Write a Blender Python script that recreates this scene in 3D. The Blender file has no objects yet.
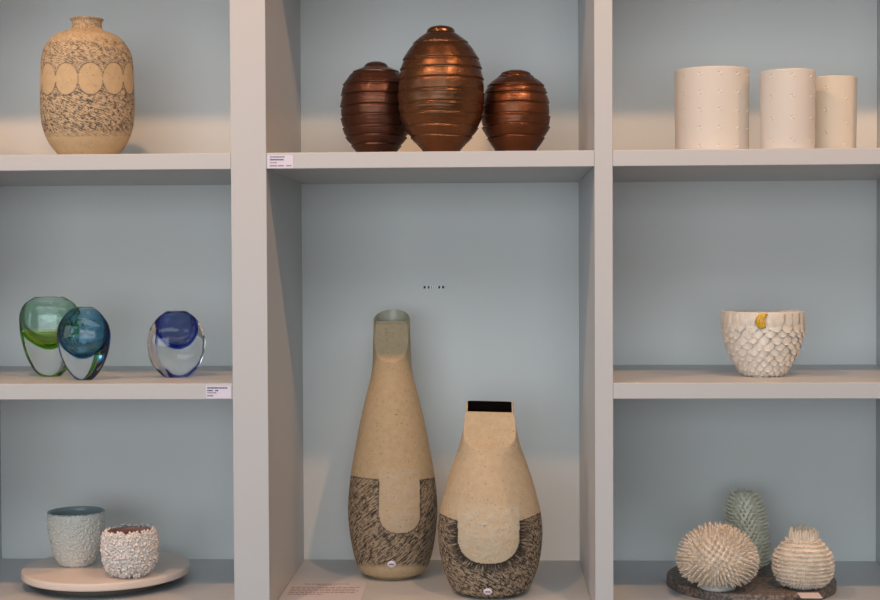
import bpy, bmesh, math, random
from mathutils import Vector, Matrix, noise
random.seed(7)
PI = math.pi
U = 0.00125            # metres per photo pixel at the front plane of the shelving
EYE = 1.5              # camera height
DIST = 1400.65         # camera to front plane, in px units
col = bpy.context.scene.collection

# ---------------------------------------------------------------- camera
F = 1400.65
M = [[0.99926932, 0.00473982, 0.03792572],
     [-0.00387088, 0.99972907, -0.02295219],
     [-0.03802423, 0.02278861, 0.99901694]]
# rows: camera right / down / forward axes in (x right, y down, z forward)
def W(v): return Vector((v[0], v[2], -v[1]))
right, down, fwd = W(M[0]), W(M[1]), W(M[2])
cam_d = bpy.data.cameras.new('camera'); cam = bpy.data.objects.new('camera', cam_d); col.objects.link(cam)
cam_d.sensor_width = 36; cam_d.lens = 36 * F / 880; cam_d.clip_start = .05
R3 = Matrix((right, -down, -fwd)).transposed()
cam.matrix_world = Matrix.Translation((0, -DIST * U, EYE)) @ R3.to_4x4()
bpy.context.scene.camera = cam

def ray(u, v): return right * ((u - 440) / F) + down * ((v - 300) / F) + fwd
def at(u, v, Y):
    """world point where the sight line of (u, v) meets depth Y (px units behind the front plane)"""
    r = ray(u, v); t = (DIST + Y) * U / r.y
    return Vector((0, -DIST * U, EYE)) + r * t
def on(u, v, z):
    """world point where the sight line meets the horizontal plane at height z (metres)"""
    r = ray(u, v); t = (z - EYE) / r.z
    return Vector((0, -DIST * U, EYE)) + r * t
def sc(Y): return U * (DIST + Y) / DIST          # metres per px at depth Y

# ---------------------------------------------------------------- tagging helpers
def tag(o, label=None, cat=None, group=None, kind=None):
    if label: o['label'] = label
    if cat: o['category'] = cat
    if group: o['group'] = group
    if kind: o['kind'] = kind
    return o
def empty(name, loc, rz=0):
    o = bpy.data.objects.new(name, None); col.objects.link(o); o.location = loc; o.rotation_euler = (0, 0, rz)
    o.empty_display_size = .02
    return o
def mesh_obj(name, V, Fc, mat, parent=None, smooth=True, loc=(0, 0, 0), uv=None, attrs=None, uv2=None):
    me = bpy.data.meshes.new(name); me.from_pydata([tuple(v) for v in V], [], Fc); me.update()
    if smooth: me.polygons.foreach_set('use_smooth', [True] * len(me.polygons))
    for nm, data in (('UVMap', uv), ('edge', uv2)):
        if data:
            l = me.uv_layers.new(name=nm)
            for p in me.polygons:
                us = [data[me.loops[i].vertex_index] for i in p.loop_indices]
                mx = max(a[0] for a in us); mn = min(a[0] for a in us)
                for i, a in zip(p.loop_indices, us):
                    x = a[0]
                    if len(a) > 2 and mx - mn > a[2] / 2 and x < 0: x += a[2]
                    l.data[i].uv = (x, a[1])
    for k, d in (attrs or {}).items():
        a = me.attributes.new(k, 'FLOAT', 'POINT'); a.data.foreach_set('value', d)
    o = bpy.data.objects.new(name, me); col.objects.link(o); o.location = loc
    me.materials.append(mat)
    if parent: o.parent = parent
    return o
class MB:
    def __init__(s): s.v = []; s.f = []
    def box(s, x0, x1, y0, y1, z0, z1):
        b = len(s.v); s.v += [(x, y, z) for z in (z0, z1) for y in (y0, y1) for x in (x0, x1)]
        s.f += [tuple(b + i for i in q) for q in ((0, 2, 3, 1), (4, 5, 7, 6), (0, 1, 5, 4), (2, 6, 7, 3), (0, 4, 6, 2), (1, 3, 7, 5))]
    def add(s, V, Fc):
        b = len(s.v); s.v += [tuple(v) for v in V]; s.f += [tuple(b + i for i in q) for q in Fc]
    def build(s, name, mat, parent=None, smooth=False, bevel=0, loc=(0, 0, 0)):
        o = mesh_obj(name, s.v, s.f, mat, parent, smooth, loc)
        if bevel:
            m = o.modifiers.new('b', 'BEVEL'); m.width = bevel; m.segments = 2; m.limit_method = 'ANGLE'
        return o

# ---------------------------------------------------------------- materials
def lin(c):
    return tuple((x / 255 / 12.92 if x <= 10 else ((x / 255 + .055) / 1.055) ** 2.4) for x in c) + (1,)
def mat(name, c, rough=.5, metal=0, bump=0, bscale=200, var=0, spec=.5, **kw):
    m = bpy.data.materials.new(name); m.use_nodes = True; nt = m.node_tree; b = nt.nodes['Principled BSDF']
    b.inputs['Base Color'].default_value = lin(c); b.inputs['Roughness'].default_value = rough
    b.inputs['Metallic'].default_value = metal; b.inputs['Specular IOR Level'].default_value = spec
    tc = nt.nodes.new('ShaderNodeTexCoord'); nz = nt.nodes.new('ShaderNodeTexNoise')
    nz.inputs['Scale'].default_value = bscale; nz.inputs['Detail'].default_value = 3
    nt.links.new(tc.outputs['Object'], nz.inputs['Vector'])
    if var:
        mx = nt.nodes.new('ShaderNodeMixRGB'); mx.inputs[1].default_value = lin(c)
        mx.inputs[2].default_value = lin(tuple(max(0, x * (1 - var)) for x in c))
        r = nt.nodes.new('ShaderNodeMapRange'); r.inputs[1].default_value = .35; r.inputs[2].default_value = .65
        nt.links.new(nz.outputs['Fac'], r.inputs[0]); nt.links.new(r.outputs[0], mx.inputs[0])
        nt.links.new(mx.outputs[0], b.inputs['Base Color'])
    if bump:
        bp = nt.nodes.new('ShaderNodeBump'); bp.inputs['Strength'].default_value = bump; bp.inputs['Distance'].default_value = .001
        nt.links.new(nz.outputs['Fac'], bp.inputs['Height']); nt.links.new(bp.outputs[0], b.inputs['Normal'])
    for k, v in kw.items(): b.inputs[k].default_value = v
    return m
paint = mat('white_paint', (197, 198, 200), .42, bump=.05, bscale=60)
backp = mat('back_panel_paint', (235, 237, 234), .55, bump=.04, bscale=50)
wallm = mat('wall_paint', (150, 150, 148), .8); ceilm = mat('ceiling_paint', (170, 170, 168), .8)
floorm = mat('floor_concrete', (120, 118, 115), .5, var=.15, bscale=4)
bisque = mat('bisque_white', (216, 211, 204), .55, bump=.08, bscale=300)
scale_glaze = mat('ivory_glaze', (230, 223, 212), .28, bump=.1, bscale=150, var=.05)
gold = mat('gold_glaze', (245, 196, 50), .3, bump=.5, bscale=500, var=.25)
spine_m = mat('spine_clay', (236, 224, 208), .6, var=.1, bscale=90)
pale_green = mat('celadon_clay', (230, 226, 206), .55, var=.08, bscale=90)
foot_m = mat('pale_glazed_foot', (190, 194, 192), .3)
stone = mat('dark_stone', (138, 124, 116), .5, bump=.3, bscale=260, var=.5)
board_m = mat('pale_board', (222, 208, 198), .4, bump=.03, bscale=40)
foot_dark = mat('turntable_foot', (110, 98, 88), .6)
speck = mat('speckled_glaze', (228, 225, 216), .4, bump=.5, bscale=500, var=.12)
inner_grey = mat('grey_blue_glaze', (132, 148, 150), .2)
flower = mat('white_slip_clay', (236, 228, 222), .5, var=.08, bscale=200)
inner_brown = mat('brown_clay', (190, 135, 115), .6, var=.1, bscale=60)
card = mat('label_card', (226, 222, 240), .6); ink = mat('label_ink', (70, 60, 85), .7)
ink_blue = mat('label_ink_blue', (120, 130, 170), .7); ink_grey = mat('label_ink_grey', (140, 132, 145), .7)
pinkcard = mat('pink_card', (226, 212, 214), .7); papr = mat('info_paper', (208, 203, 208), .7); ink_br = mat('paper_ink', (150, 115, 110), .8)
black_p = mat('black_plastic', (22, 24, 26), .4); white_p = mat('white_plastic', (252, 254, 254), .25)
stick = mat('sticker_paper', (228, 218, 232), .6)
grey_glaze = mat('grey_mouth_glaze', (190, 186, 166), .3, bump=.1, var=.08, bscale=60)
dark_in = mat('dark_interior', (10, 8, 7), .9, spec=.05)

def copper(name, c, c2, r0, r1):
    m = bpy.data.materials.new(name); m.use_nodes = True; nt = m.node_tree; b = nt.nodes['Principled BSDF']; N = nt.nodes.new; L = nt.links.new
    b.inputs['Metallic'].default_value = .85; b.inputs['Coat Weight'].default_value = .2; b.inputs['Coat Roughness'].default_value = .16
    tc = N('ShaderNodeTexCoord'); mp = N('ShaderNodeMapping'); mp.inputs['Scale'].default_value = (1, 1, 2.2)
    n = N('ShaderNodeTexNoise'); n.inputs['Scale'].default_value = 130; n.inputs['Detail'].default_value = 5; n.inputs['Roughness'].default_value = .7
    n2 = N('ShaderNodeTexNoise'); n2.inputs['Scale'].default_value = 22; n2.inputs['Detail'].default_value = 3
    L(tc.outputs['Object'], mp.inputs[0]); L(mp.outputs[0], n.inputs['Vector']); L(tc.outputs['Object'], n2.inputs['Vector'])
    mx = N('ShaderNodeMixRGB'); mx.inputs[1].default_value = lin(c); mx.inputs[2].default_value = lin(c2); L(n2.outputs['Fac'], mx.inputs[0]); L(mx.outputs[0], b.inputs['Base Color'])
    r = N('ShaderNodeMapRange'); r.inputs[1].default_value = .3; r.inputs[2].default_value = .7; r.inputs[3].default_value = r0; r.inputs[4].default_value = r1
    L(n2.outputs['Fac'], r.inputs[0]); L(r.outputs[0], b.inputs['Roughness'])
    bp = N('ShaderNodeBump'); bp.inputs['Strength'].default_value = .55; bp.inputs['Distance'].default_value = .0014
    L(n.outputs['Fac'], bp.inputs['Height']); L(bp.outputs[0], b.inputs['Normal'])
    return m
cop_bright = copper('bronze_bright', (144, 96, 58), (84, 54, 38), .2, .34)
cop_dark = copper('bronze_dark', (118, 76, 58), (70, 46, 38), .3, .42)
cop_mid = copper('bronze_mid', (142, 86, 52), (66, 38, 26), .26, .4)

def scratched(name, clay, patch, dark, ang, stretch=7, thr=.50, radial=False, sc_=1.0, rw=.02, cross=.5, stain=(150, 134, 116)):
    """sandy clay; attribute 'mask' = inked zone, 'patch' = rough paler panel"""
    m = bpy.data.materials.new(name); m.use_nodes = True; nt = m.node_tree; b = nt.nodes['Principled BSDF']; N = nt.nodes.new; L = nt.links.new
    b.inputs['Roughness'].default_value = .7
    def attr(a):
        n = N('ShaderNodeAttribute'); n.attribute_name = a; return n.outputs['Fac']
    def mathn(op, x, y):
        n = N('ShaderNodeMath'); n.operation = op; n.use_clamp = True
        for i, q in enumerate((x, y)):
            if isinstance(q, (int, float)): n.inputs[i].default_value = q
            else: L(q, n.inputs[i])
        return n.outputs[0]
    def scr(uvname, rot, sx, sy, lo, hi, off=0, ridge=0, brk=.4):
        u = N('ShaderNodeUVMap'); u.uv_map = uvname
        mp0 = N('ShaderNodeMapping'); mp0.inputs['Rotation'].default_value = (0, 0, rot); L(u.outputs[0], mp0.inputs[0])
        mp = N('ShaderNodeMapping'); mp.inputs['Scale'].default_value = (sx, sy, 1); mp.inputs['Location'].default_value = (off, off * .7, 0); L(mp0.outputs[0], mp.inputs[0])
        n = N('ShaderNodeTexNoise'); n.inputs['Scale'].default_value = 1; n.inputs['Detail'].default_value = 2.5; n.inputs['Roughness'].default_value = .6; n.inputs['Distortion'].default_value = .1
        L(mp.outputs[0], n.inputs['Vector'])
        r = N('ShaderNodeMapRange'); r.inputs[1].default_value = lo; r.inputs[2].default_value = hi; L(n.outputs['Fac'], r.inputs[0])
        if not ridge: return r.outputs[0]
        d = N('ShaderNodeMath'); d.operation = 'SUBTRACT'; L(n.outputs['Fac'], d.inputs[0]); d.inputs[1].default_value = .5
        ab = N('ShaderNodeMath'); ab.operation = 'ABSOLUTE'; L(d.outputs[0], ab.inputs[0])
        q = N('ShaderNodeMapRange'); q.inputs[1].default_value = ridge; q.inputs[2].default_value = ridge * 2.6; q.inputs[3].default_value = 1; q.inputs[4].default_value = 0; L(ab.outputs[0], q.inputs[0])
        br = N('ShaderNodeTexNoise'); br.inputs['Scale'].default_value = .23; br.inputs['Detail'].default_value = 3; L(mp0.outputs[0], br.inputs['Vector'])
        q2 = N('ShaderNodeMapRange'); q2.inputs[1].default_value = brk; q2.inputs[2].default_value = brk + .1; L(br.outputs['Fac'], q2.inputs[0])
        return mathn('MULTIPLY', q.outputs[0], q2.outputs[0])
    a = scr('UVMap', ang, .42 / stretch * sc_, .42 * sc_, thr + .06, thr + .14, 0)
    a1 = scr('UVMap', ang, .30 / stretch * sc_, .30 * sc_, 0, 1, 5, rw, .42)
    a2 = scr('UVMap', ang + cross, .28 / stretch * sc_, .3 * sc_, 0, 1, 31, rw * .8, .46)
    s = mathn('MAXIMUM', mathn('MAXIMUM', a, a1), a2)
    if radial:
        rr = scr('edge', 0, .07, .55, thr - .12, thr + .0, 9)
        near = attr('near'); mix = N('ShaderNodeMixRGB'); L(near, mix.inputs[0]); L(s, mix.inputs[1]); L(rr, mix.inputs[2]); s = mix.outputs[0]
    s = mathn('MAXIMUM', s, attr('line'))
    fac = mathn('MULTIPLY', s, attr('mask'))
    tc = N('ShaderNodeTexCoord'); n = N('ShaderNodeTexNoise'); n.inputs['Scale'].default_value = 420; n.inputs['Detail'].default_value = 2; L(tc.outputs['Object'], n.inputs['Vector'])
    sp = N('ShaderNodeMapRange'); sp.inputs[1].default_value = .645; sp.inputs[2].default_value = .72; L(n.outputs['Fac'], sp.inputs[0])
    nb = N('ShaderNodeTexNoise'); nb.inputs['Scale'].default_value = 120; nb.inputs['Detail'].default_value = 4; L(tc.outputs['Object'], nb.inputs['Vector'])
    c0 = N('ShaderNodeMixRGB'); c0.inputs[1].default_value = lin(clay); c0.inputs[2].default_value = lin(tuple(x * .86 for x in clay)); L(nb.outputs['Fac'], c0.inputs[0])
    pm = N('ShaderNodeMapRange'); pm.inputs[1].default_value = .4; pm.inputs[2].default_value = .6; pm.inputs[3].default_value = .25; pm.inputs[4].default_value = 1; L(nb.outputs['Fac'], pm.inputs[0])
    c1 = N('ShaderNodeMixRGB'); c1.inputs[2].default_value = lin(patch); L(mathn('MULTIPLY', attr('patch'), pm.outputs[0]), c1.inputs[0]); L(c0.outputs[0], c1.inputs[1])
    c2 = N('ShaderNodeMixRGB'); c2.inputs[2].default_value = lin(tuple(x * .45 for x in clay)); L(mathn('MULTIPLY', sp.outputs[0], .7), c2.inputs[0]); L(c1.outputs[0], c2.inputs[1])
    cs_ = N('ShaderNodeMixRGB'); cs_.inputs[2].default_value = lin(stain); L(mathn('MULTIPLY', attr('mask'), .6), cs_.inputs[0]); L(c2.outputs[0], cs_.inputs[1])
    c3 = N('ShaderNodeMixRGB'); c3.inputs[2].default_value = lin(dark); L(fac, c3.inputs[0]); L(cs_.outputs[0], c3.inputs[1])
    L(c3.outputs[0], b.inputs['Base Color'])
    bp = N('ShaderNodeBump'); bp.inputs['Distance'].default_value = .0022
    st = mathn('ADD', .16, mathn('MULTIPLY', attr('patch'), .8)); L(st, bp.inputs['Strength'])
    h = N('ShaderNodeMath'); h.operation = 'SUBTRACT'; L(nb.outputs['Fac'], h.inputs[0]); L(mathn('MULTIPLY', fac, .3), h.inputs[1])
    L(h.outputs[0], bp.inputs['Height']); L(bp.outputs[0], b.inputs['Normal'])
    return m

# ---------------------------------------------------------------- profile helpers
def interp(P, x):
    """monotone-ish cubic through sorted points"""
    if x <= P[0][0]: return P[0][1]
    if x >= P[-1][0]: return P[-1][1]
    for i in range(len(P) - 1):
        if P[i][0] <= x <= P[i + 1][0]:
            x0, y0 = P[i]; x1, y1 = P[i + 1]; h = x1 - x0; t = (x - x0) / h
            def sl(k):
                if k <= 0: return (P[1][1] - P[0][1]) / (P[1][0] - P[0][0])
                if k >= len(P) - 1: return (P[-1][1] - P[-2][1]) / (P[-1][0] - P[-2][0])
                a = (P[k][1] - P[k - 1][1]) / (P[k][0] - P[k - 1][0]); b = (P[k + 1][1] - P[k][1]) / (P[k + 1][0] - P[k][0])
                return 0 if a * b <= 0 else 2 * a * b / (a + b)
            m0, m1 = sl(i) * h, sl(i + 1) * h
            return (2 * t ** 3 - 3 * t * t + 1) * y0 + (t ** 3 - 2 * t * t + t) * m0 + (-2 * t ** 3 + 3 * t * t) * y1 + (t ** 3 - t * t) * m1
def grid_faces(nr, ns, close=True):
    f = []
    for i in range(nr - 1):
        for j in range(ns if close else ns - 1):
            k = (j + 1) % ns
            f.append((i * ns + j, i * ns + k, (i + 1) * ns + k, (i + 1) * ns + j))
    return f
def lathe_rings(rings, ns, fn=None, cap0=True, cap1=True):
    """rings: list (r, z); fn(theta, i, r, z) -> (x, y, z). theta 0 faces the camera (-y), positive to the right"""
    V = []
    for i, (r, z) in enumerate(rings):
        for j in range(ns):
            th = -PI + 2 * PI * j / ns
            V.append(fn(th, i, r, z) if fn else (r * math.sin(th), -r * math.cos(th), z))
    Fc = grid_faces(len(rings), ns)
    if cap0: Fc.append(tuple(reversed(range(ns))))
    if cap1: Fc.append(tuple((len(rings) - 1) * ns + j for j in range(ns)))
    return V, Fc

# px layout of the unit (x from camera axis, z from eye height)
XL = dict(LE=-592.3, L1=-263.0, L2=-227.05, R1=101.0, R2=119.2, RE=448.2)
D = 257.65
Z_TOP, Z_MID, Z_BOT = 116.55, -115.3, -347.1
T = 16.2
def zz(p): return EYE + p * U
zt, zm, zb = zz(Z_TOP), zz(Z_MID), zz(Z_BOT)

# ---------------------------------------------------------------- room
def struct(name, b, m):
    return tag(b.build(name, m), kind='structure')
RX, RY0, RY1, RH = 3.2, -4.3, (D + 10) * U, 2.75
b = MB(); b.box(-RX, RX, RY0, RY1, -.1, 0); struct('floor', b, floorm)
b = MB(); b.box(-RX, RX, RY0, RY1, RH, RH + .1); struct('ceiling', b, ceilm)
b = MB(); b.box(-RX, RX, RY1, RY1 + .1, 0, RH); struct('wall_back', b, wallm)
b = MB(); b.box(-RX - .1, -RX, RY0, -2.9, 0, RH); b.box(-RX - .1, -RX, -.9, RY1, 0, RH); b.box(-RX - .1, -RX, -2.9, -.9, 0, 1.1); b.box(-RX - .1, -RX, -2.9, -.9, 2.4, RH); struct('wall_left', b, wallm)
b = MB(); b.box(RX, RX + .1, RY0, RY1, 0, RH); struct('wall_right', b, wallm)
# wall behind the camera with a wide shop-window opening
b = MB(); b.box(-RX, -2.4, RY0 - .1, RY0, 0, RH); b.box(1.0, RX, RY0 - .1, RY0, 0, RH)
b.box(-2.4, 1.0, RY0 - .1, RY0, 0, .8); b.box(-2.4, 1.0, RY0 - .1, RY0, 2.3, RH); struct('wall_front', b, wallm)
b = MB()
for x in (-2.4, -1.28, -.15, .94): b.box(x, x + .06, RY0 - .08, RY0 - .02, .8, 2.3)
struct('window_1', b, paint)

# ---------------------------------------------------------------- shelving unit
unit = tag(empty('shelving_unit', (0, D * U / 2, 0)), 'large white painted shelving unit with square compartments and grey blue back panel', 'shelf')
uy = D * U / 2
def ubox(name, m, x0, x1, y0, y1, z0, z1, bev=.0008):
    b = MB(); b.box(x0 * U, x1 * U, y0 * U - uy, y1 * U - uy, z0, z1)
    return b.build(name, m, unit, bevel=bev)
TOPZ = 2.35
ubox('back_panel', backp, XL['LE'] - 36, XL['RE'] + 36, D, D + 8, 0.0, TOPZ, 0)
for a, c in ((XL['LE'] - 36, XL['LE']), (XL['L1'], XL['L2']), (XL['R1'], XL['R2']), (XL['RE'], XL['RE'] + 36)):
    ubox('upright', paint, a, c, 0, D, 0.0, TOPZ)
bays = ((XL['LE'], XL['L1']), (XL['L2'], XL['R1']), (XL['R2'], XL['RE']))
UP = 381
for k, (a, c) in enumerate(bays):
    levels = [UP + T, Z_TOP, Z_MID, Z_BOT, -580, -815, -1050]
    if k == 1: levels.remove(Z_MID)
    for z in levels: ubox('shelf_board', paint, a + .05, c - .05, .3, D, zz(z - T), zz(z))
    ubox('top_board', paint, a + .05, c - .05, .3, D, TOPZ - .03, TOPZ)

# ---------------------------------------------------------------- beige bottle vase, top left
def inked_vase(name, uc, Yc, zbase, prof, vis_bottom, mask_fn, material, label, foot_hw, ns=280, nr=260, neck_fn=None, mouth=None, tilt=0):
    s = sc(Yc); c = at(uc, (prof[0][0] + prof[-1][0]) / 2, Yc); root = empty(name, (c.x, c.y, zbase)); tag(root, label, 'vase')
    vb = None
    ztop = at(uc, prof[0][0], Yc).z
    P = [(at(uc, v, Yc).z - zbase, hw * s) for v, hw in prof]
    P.sort(); P = [(z, r) for z, r in P if z > .004]
    P = [(0, foot_hw * s), (.0025, foot_hw * s * 1.06)] + P
    H = P[-1][0]
    zs_ = [H * i / nr for i in range(nr + 1)]
    def vof(z): return prof[0][0] + (H - z) / s
    rings = [(0.0005, 0)] + [(interp(P, z), z) for z in zs_]
    V, Fc = [], []; uv = []; uv2 = []; att = dict(mask=[], patch=[], near=[], line=[])
    Rm = max(r for r, _ in rings)
    def cross(th, r, z):
        x, y = r * math.sin(th), -r * math.cos(th)
        if neck_fn: x, y, z = neck_fn(x, y, z, r, s, vof(z), th)
        return x, y, z
    for i, (r, z) in enumerate(rings):
        v = vof(z)
        for j in range(ns):
            th = -PI + 2 * PI * j / ns
            x, y, z2 = cross(th, r, z)
            V.append((x, y, z2)); uv.append((th * Rm / s, v, 2 * PI * Rm / s))
            m_, p_, ne, li, eu, ev = mask_fn(r * math.sin(th) / s + (uc - 493) * r / s * max(0, math.cos(th)) / 1400, v + (v - 268) * r / s * max(0, math.cos(th)) / 1400, math.cos(th), th)
            att['mask'].append(m_); att['patch'].append(p_); att['near'].append(ne); att['line'].append(li); uv2.append((eu, ev))
    Fc = grid_faces(len(rings), ns)
    Fc.append(tuple(reversed(range(ns))))
    # inner wall
    base = len(V); n0 = (len(rings) - 1) * ns
    th_w = mouth['wall'] * s; depth = mouth['depth'] * s; nin = 14
    top = V[n0:n0 + ns]
    xs = [p[0] for p in top]; ys = [p[1] for p in top]; cx, cy = (min(xs) + max(xs)) / 2, (min(ys) + max(ys)) / 2
    hx, hy = (max(xs) - min(xs)) / 2, (max(ys) - min(ys)) / 2
    fx, fy = (hx - th_w) / hx, (hy - th_w) / hy
    inner = []
    for (x, y, z) in top:   # flat lip ring
        inner.append((cx + (x - cx) * fx, cy + (y - cy) * fy, z + .0002))
    V += inner; uv += [uv[n0 + j] for j in range(ns)]; uv2 += [(0, 0)] * ns
    for k in att: att[k] += [0.0] * ns
    for j in range(ns):
        k = (j + 1) % ns; Fc.append((n0 + j, n0 + k, base + k, base + j))
    body = mesh_obj('body', V, Fc, material, root, True, uv=uv, uv2=uv2, attrs=att)
    # interior as its own part
    Vi = [(x, y, z - .0001) for x, y, z in inner]
    for q in range(1, nin + 1):
        f = q / nin
        for (x, y, z) in inner:
            zi = z - depth * f
            yy = y
            if neck_fn and mouth.get('follow'):   # front wall of the slot leans forward with depth
                yy = cy + (y - cy) * (1 + .0 * f)
            Vi.append((cx + (x - cx) * (1 - .15 * f * f), yy * 1 if q else yy, zi))
    Fi = [tuple(reversed(q)) for q in grid_faces(nin + 1, ns)]; Fi = [tuple(reversed(q)) for q in Fi]
    Fi.append(tuple(nin * ns + j for j in range(ns)))
    mesh_obj('interior', Vi, Fi, mouth['mat'], root)
    return root, P, s, vof

def m_beige(dx, v, ct, th):
    a = (math.degrees(th) - 20.0) / 30.0; k = round(a); da = (a - k) * 24.2; dv = v - 79
    e = math.sqrt((da / 11.9) ** 2 + (dv / 15.6) ** 2)
    m_ = 0.0
    if v < 28: m_ = .75
    elif v < 38: m_ = .35
    elif v < 132: m_ = .85 if v < 79 else 1.0
    elif v < 137: m_ = .5
    # soft random reach at the ends
    if 38 < v < 42: m_ = .35 + .45 * (v - 38) / 4
    li = 0
    if e < 1: m_ = 0
    elif e < 1.09: li = .75
    return m_, 0, 0, li, 0, 0
prof = [(19.0, 16.6), (20.0, 16.3), (22.5, 14.8), (27, 14.6), (30.2, 16.5), (33.2, 24), (37, 32), (45, 39.2), (53, 43.3), (63.7, 45.2), (85, 46), (106, 46.3), (122, 45.3), (133, 42.7), (143.7, 38), (153, 31.3), (158, 28)]
m1 = scratched('scratched_sand_clay', (214, 186, 146), (214, 180, 135), (66, 60, 56), -.4, stretch=6, thr=.5, sc_=1.7, rw=.02, cross=.8, stain=(200, 178, 148))
inked_vase('bottle_vase', 87.5, 95, zt, prof, 154, m_beige, m1,
           'beige stoneware bottle vase with short neck, dark scratched bands and a row of pale circles', 27,
           mouth=dict(wall=2.2, depth=22, mat=dark_in))

# ---------------------------------------------------------------- tall vase and fat vase, middle bay
def smooth(a, b, x):
    t = min(1, max(0, (x - a) / (b - a))); return t * t * (3 - 2 * t)
def tall_neck(x, y, z, r, s, v, th):
    # sliced front facet from v 363 (full radius) up to the mouth
    if v < 365:
        f = interp([(316, -.12), (332, -.3), (350, -.60), (355.5, -.74), (358.5, -.9), (362, -1.02)], v)
        lim = f * r
        if y < lim:
            k = smooth(.95, .87, abs(x) / r); y = y * (1 - k) + lim * k
    # arched rim: everything above v 322 is lifted only at the back
    if v < 324:
        t = (324 - v) / 14.0                     # 0..1 through the lip zone
        b = max(0.0, y / r) if r else 0
        prof_top = 2.0 + 2.5 * max(smooth(-.25, .1, y / r), smooth(.82, .95, abs(x) / r)) + 9.5 * (max(0, 1 - (x / r) ** 2) ** .5 if y > 0 else 0)
        z = z - (324 - v) * s + t * prof_top * s
    return x, y, z
def sdU(dx, v, cx, hw, bot):
    """signed distance to a U shape (open upwards), negative inside, and coordinate along its edge"""
    x = dx - cx; rr = hw * .85; cyv = bot - rr
    if v < cyv: return abs(x) - hw, (cyv - v) * (1 if x > 0 else -1) + (60 if x > 0 else -60)
    ex = max(0, abs(x) - (hw - rr)); d = math.hypot(ex, v - cyv)
    return d - rr, math.atan2(x, v - cyv) * 34
def m_tall(dx, v, ct, th):
    if ct < 0: dx = 60 if th > 0 else -60
    d, al = sdU(dx, v, 6.8, 20, 534)
    edge = 481 - 4 * min(1, abs(dx - 6.8) / 45) ** 2
    m_ = 0; li = 0
    if v > edge and d > 0 and ct > -2:
        m_ = 1.0 if v < 566 else max(0, .7 - (v - 566) * .2)
        if (v - edge < 1.5 or d < 1.2) and v < 536: li = .85
    p = 1.0 if (d < 0 and v > 467) else 0
    return m_, p * smooth(467, 472, v), 0, li, d, al
prof = [(310, 18), (320, 18.1), (350, 19), (362, 19.4), (375, 21), (395, 26), (415, 30.8), (435, 35), (450, 37.7), (456, 39), (477, 42.3), (493, 44), (509, 45), (525, 44), (546.7, 40.8), (562.7, 36.3), (570.7, 31.5), (575, 27)]
m2 = scratched('scratched_grey_sand_clay', (200, 176, 140), (192, 174, 150), (52, 44, 38), .62, stretch=9, thr=.47, sc_=1.35, rw=.02, cross=.15)
Yt = (on(393, 580, zb).y) / U + 24
tall, Pt, st, vt = inked_vase('tall_bottle_vase', 392.4, Yt, zb, prof, 580, m_tall, m2,
    'tallest vase, sandy stoneware with narrow sliced grey mouth and dark scratched lower body', 23, neck_fn=tall_neck,
    mouth=dict(wall=1.8, depth=30, mat=grey_glaze, follow=1))
def fat_neck(x, y, z, r, s, v, th):
    k = smooth(460, 404, v)                       # squarer towards the mouth
    if k > 0:
        n = 2 + 5 * k; a, b_ = math.sin(th), -math.cos(th)
        q = (abs(a) ** n + abs(b_) ** n) ** (-1 / n)
        x = r * a * q; y = r * b_ * q * (1 - .28 * k)
    if v < 452:
        f = interp([(400, -.22), (411, -.26), (428, -.55), (440, -.78), (445, -.93), (449, -1.05)], v)
        # U-shaped lower end: facet is limited away from the centre line
        lim = f * r
        if y < lim: y = lim
    if v < 414:
        t = (414 - v) / 11.5
        top = 2.3 + (9.0 * smooth(0, .4, y / r) if y > 0 else 0) + x / r * -.6
        z = z - (414 - v) * s + t * top * s
    return x, y, z
def m_fat(dx, v, ct, th):
    if ct < 0: dx = 62 if th > 0 else -62
    d, al = sdU(dx, v, -1.5, 30, 564)
    edge = 521 - 8.5 * min(1, max(0, (abs(dx + 1.5) - 30) / 22)) ** 1.2
    m_ = 0; li = 0
    if v > edge and d > 0:
        m_ = 1.0
        if (v - edge < 1.3 or d < 2.2): li = .85 if d > 1.2 or v < 530 else .95
    p = smooth(502, 508, v) if d < 0 else 0
    return m_, p, max(0, min(1, 1.3 - d / 10)) if d > 0 else 0, li, d, al
prof = [(402.5, 23.6), (414, 24.4), (425, 26), (442.5, 29.7), (460, 35.8), (477.5, 41.8), (495, 46.7), (512.5, 50.7), (530, 52.4), (547.5, 51.3), (565, 48), (578, 43.4), (588, 37.5), (592.5, 33)]
m3 = scratched('scratched_pale_clay', (206, 184, 152), (196, 184, 162), (42, 35, 31), -.5, stretch=4.5, thr=.47, radial=True, sc_=1.35, rw=.026, cross=.35)
Yf = (on(487, 598.5, zb).y) / U + 30
fat, Pf, sf, vf = inked_vase('bellied_vase', 490, Yf, zb, prof, 599, m_fat, m3,
    'shorter pear shaped stoneware vase with black slot mouth and dark scratched lower body', 29, neck_fn=fat_neck,
    mouth=dict(wall=1.5, depth=12, mat=dark_in, follow=1))
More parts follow.
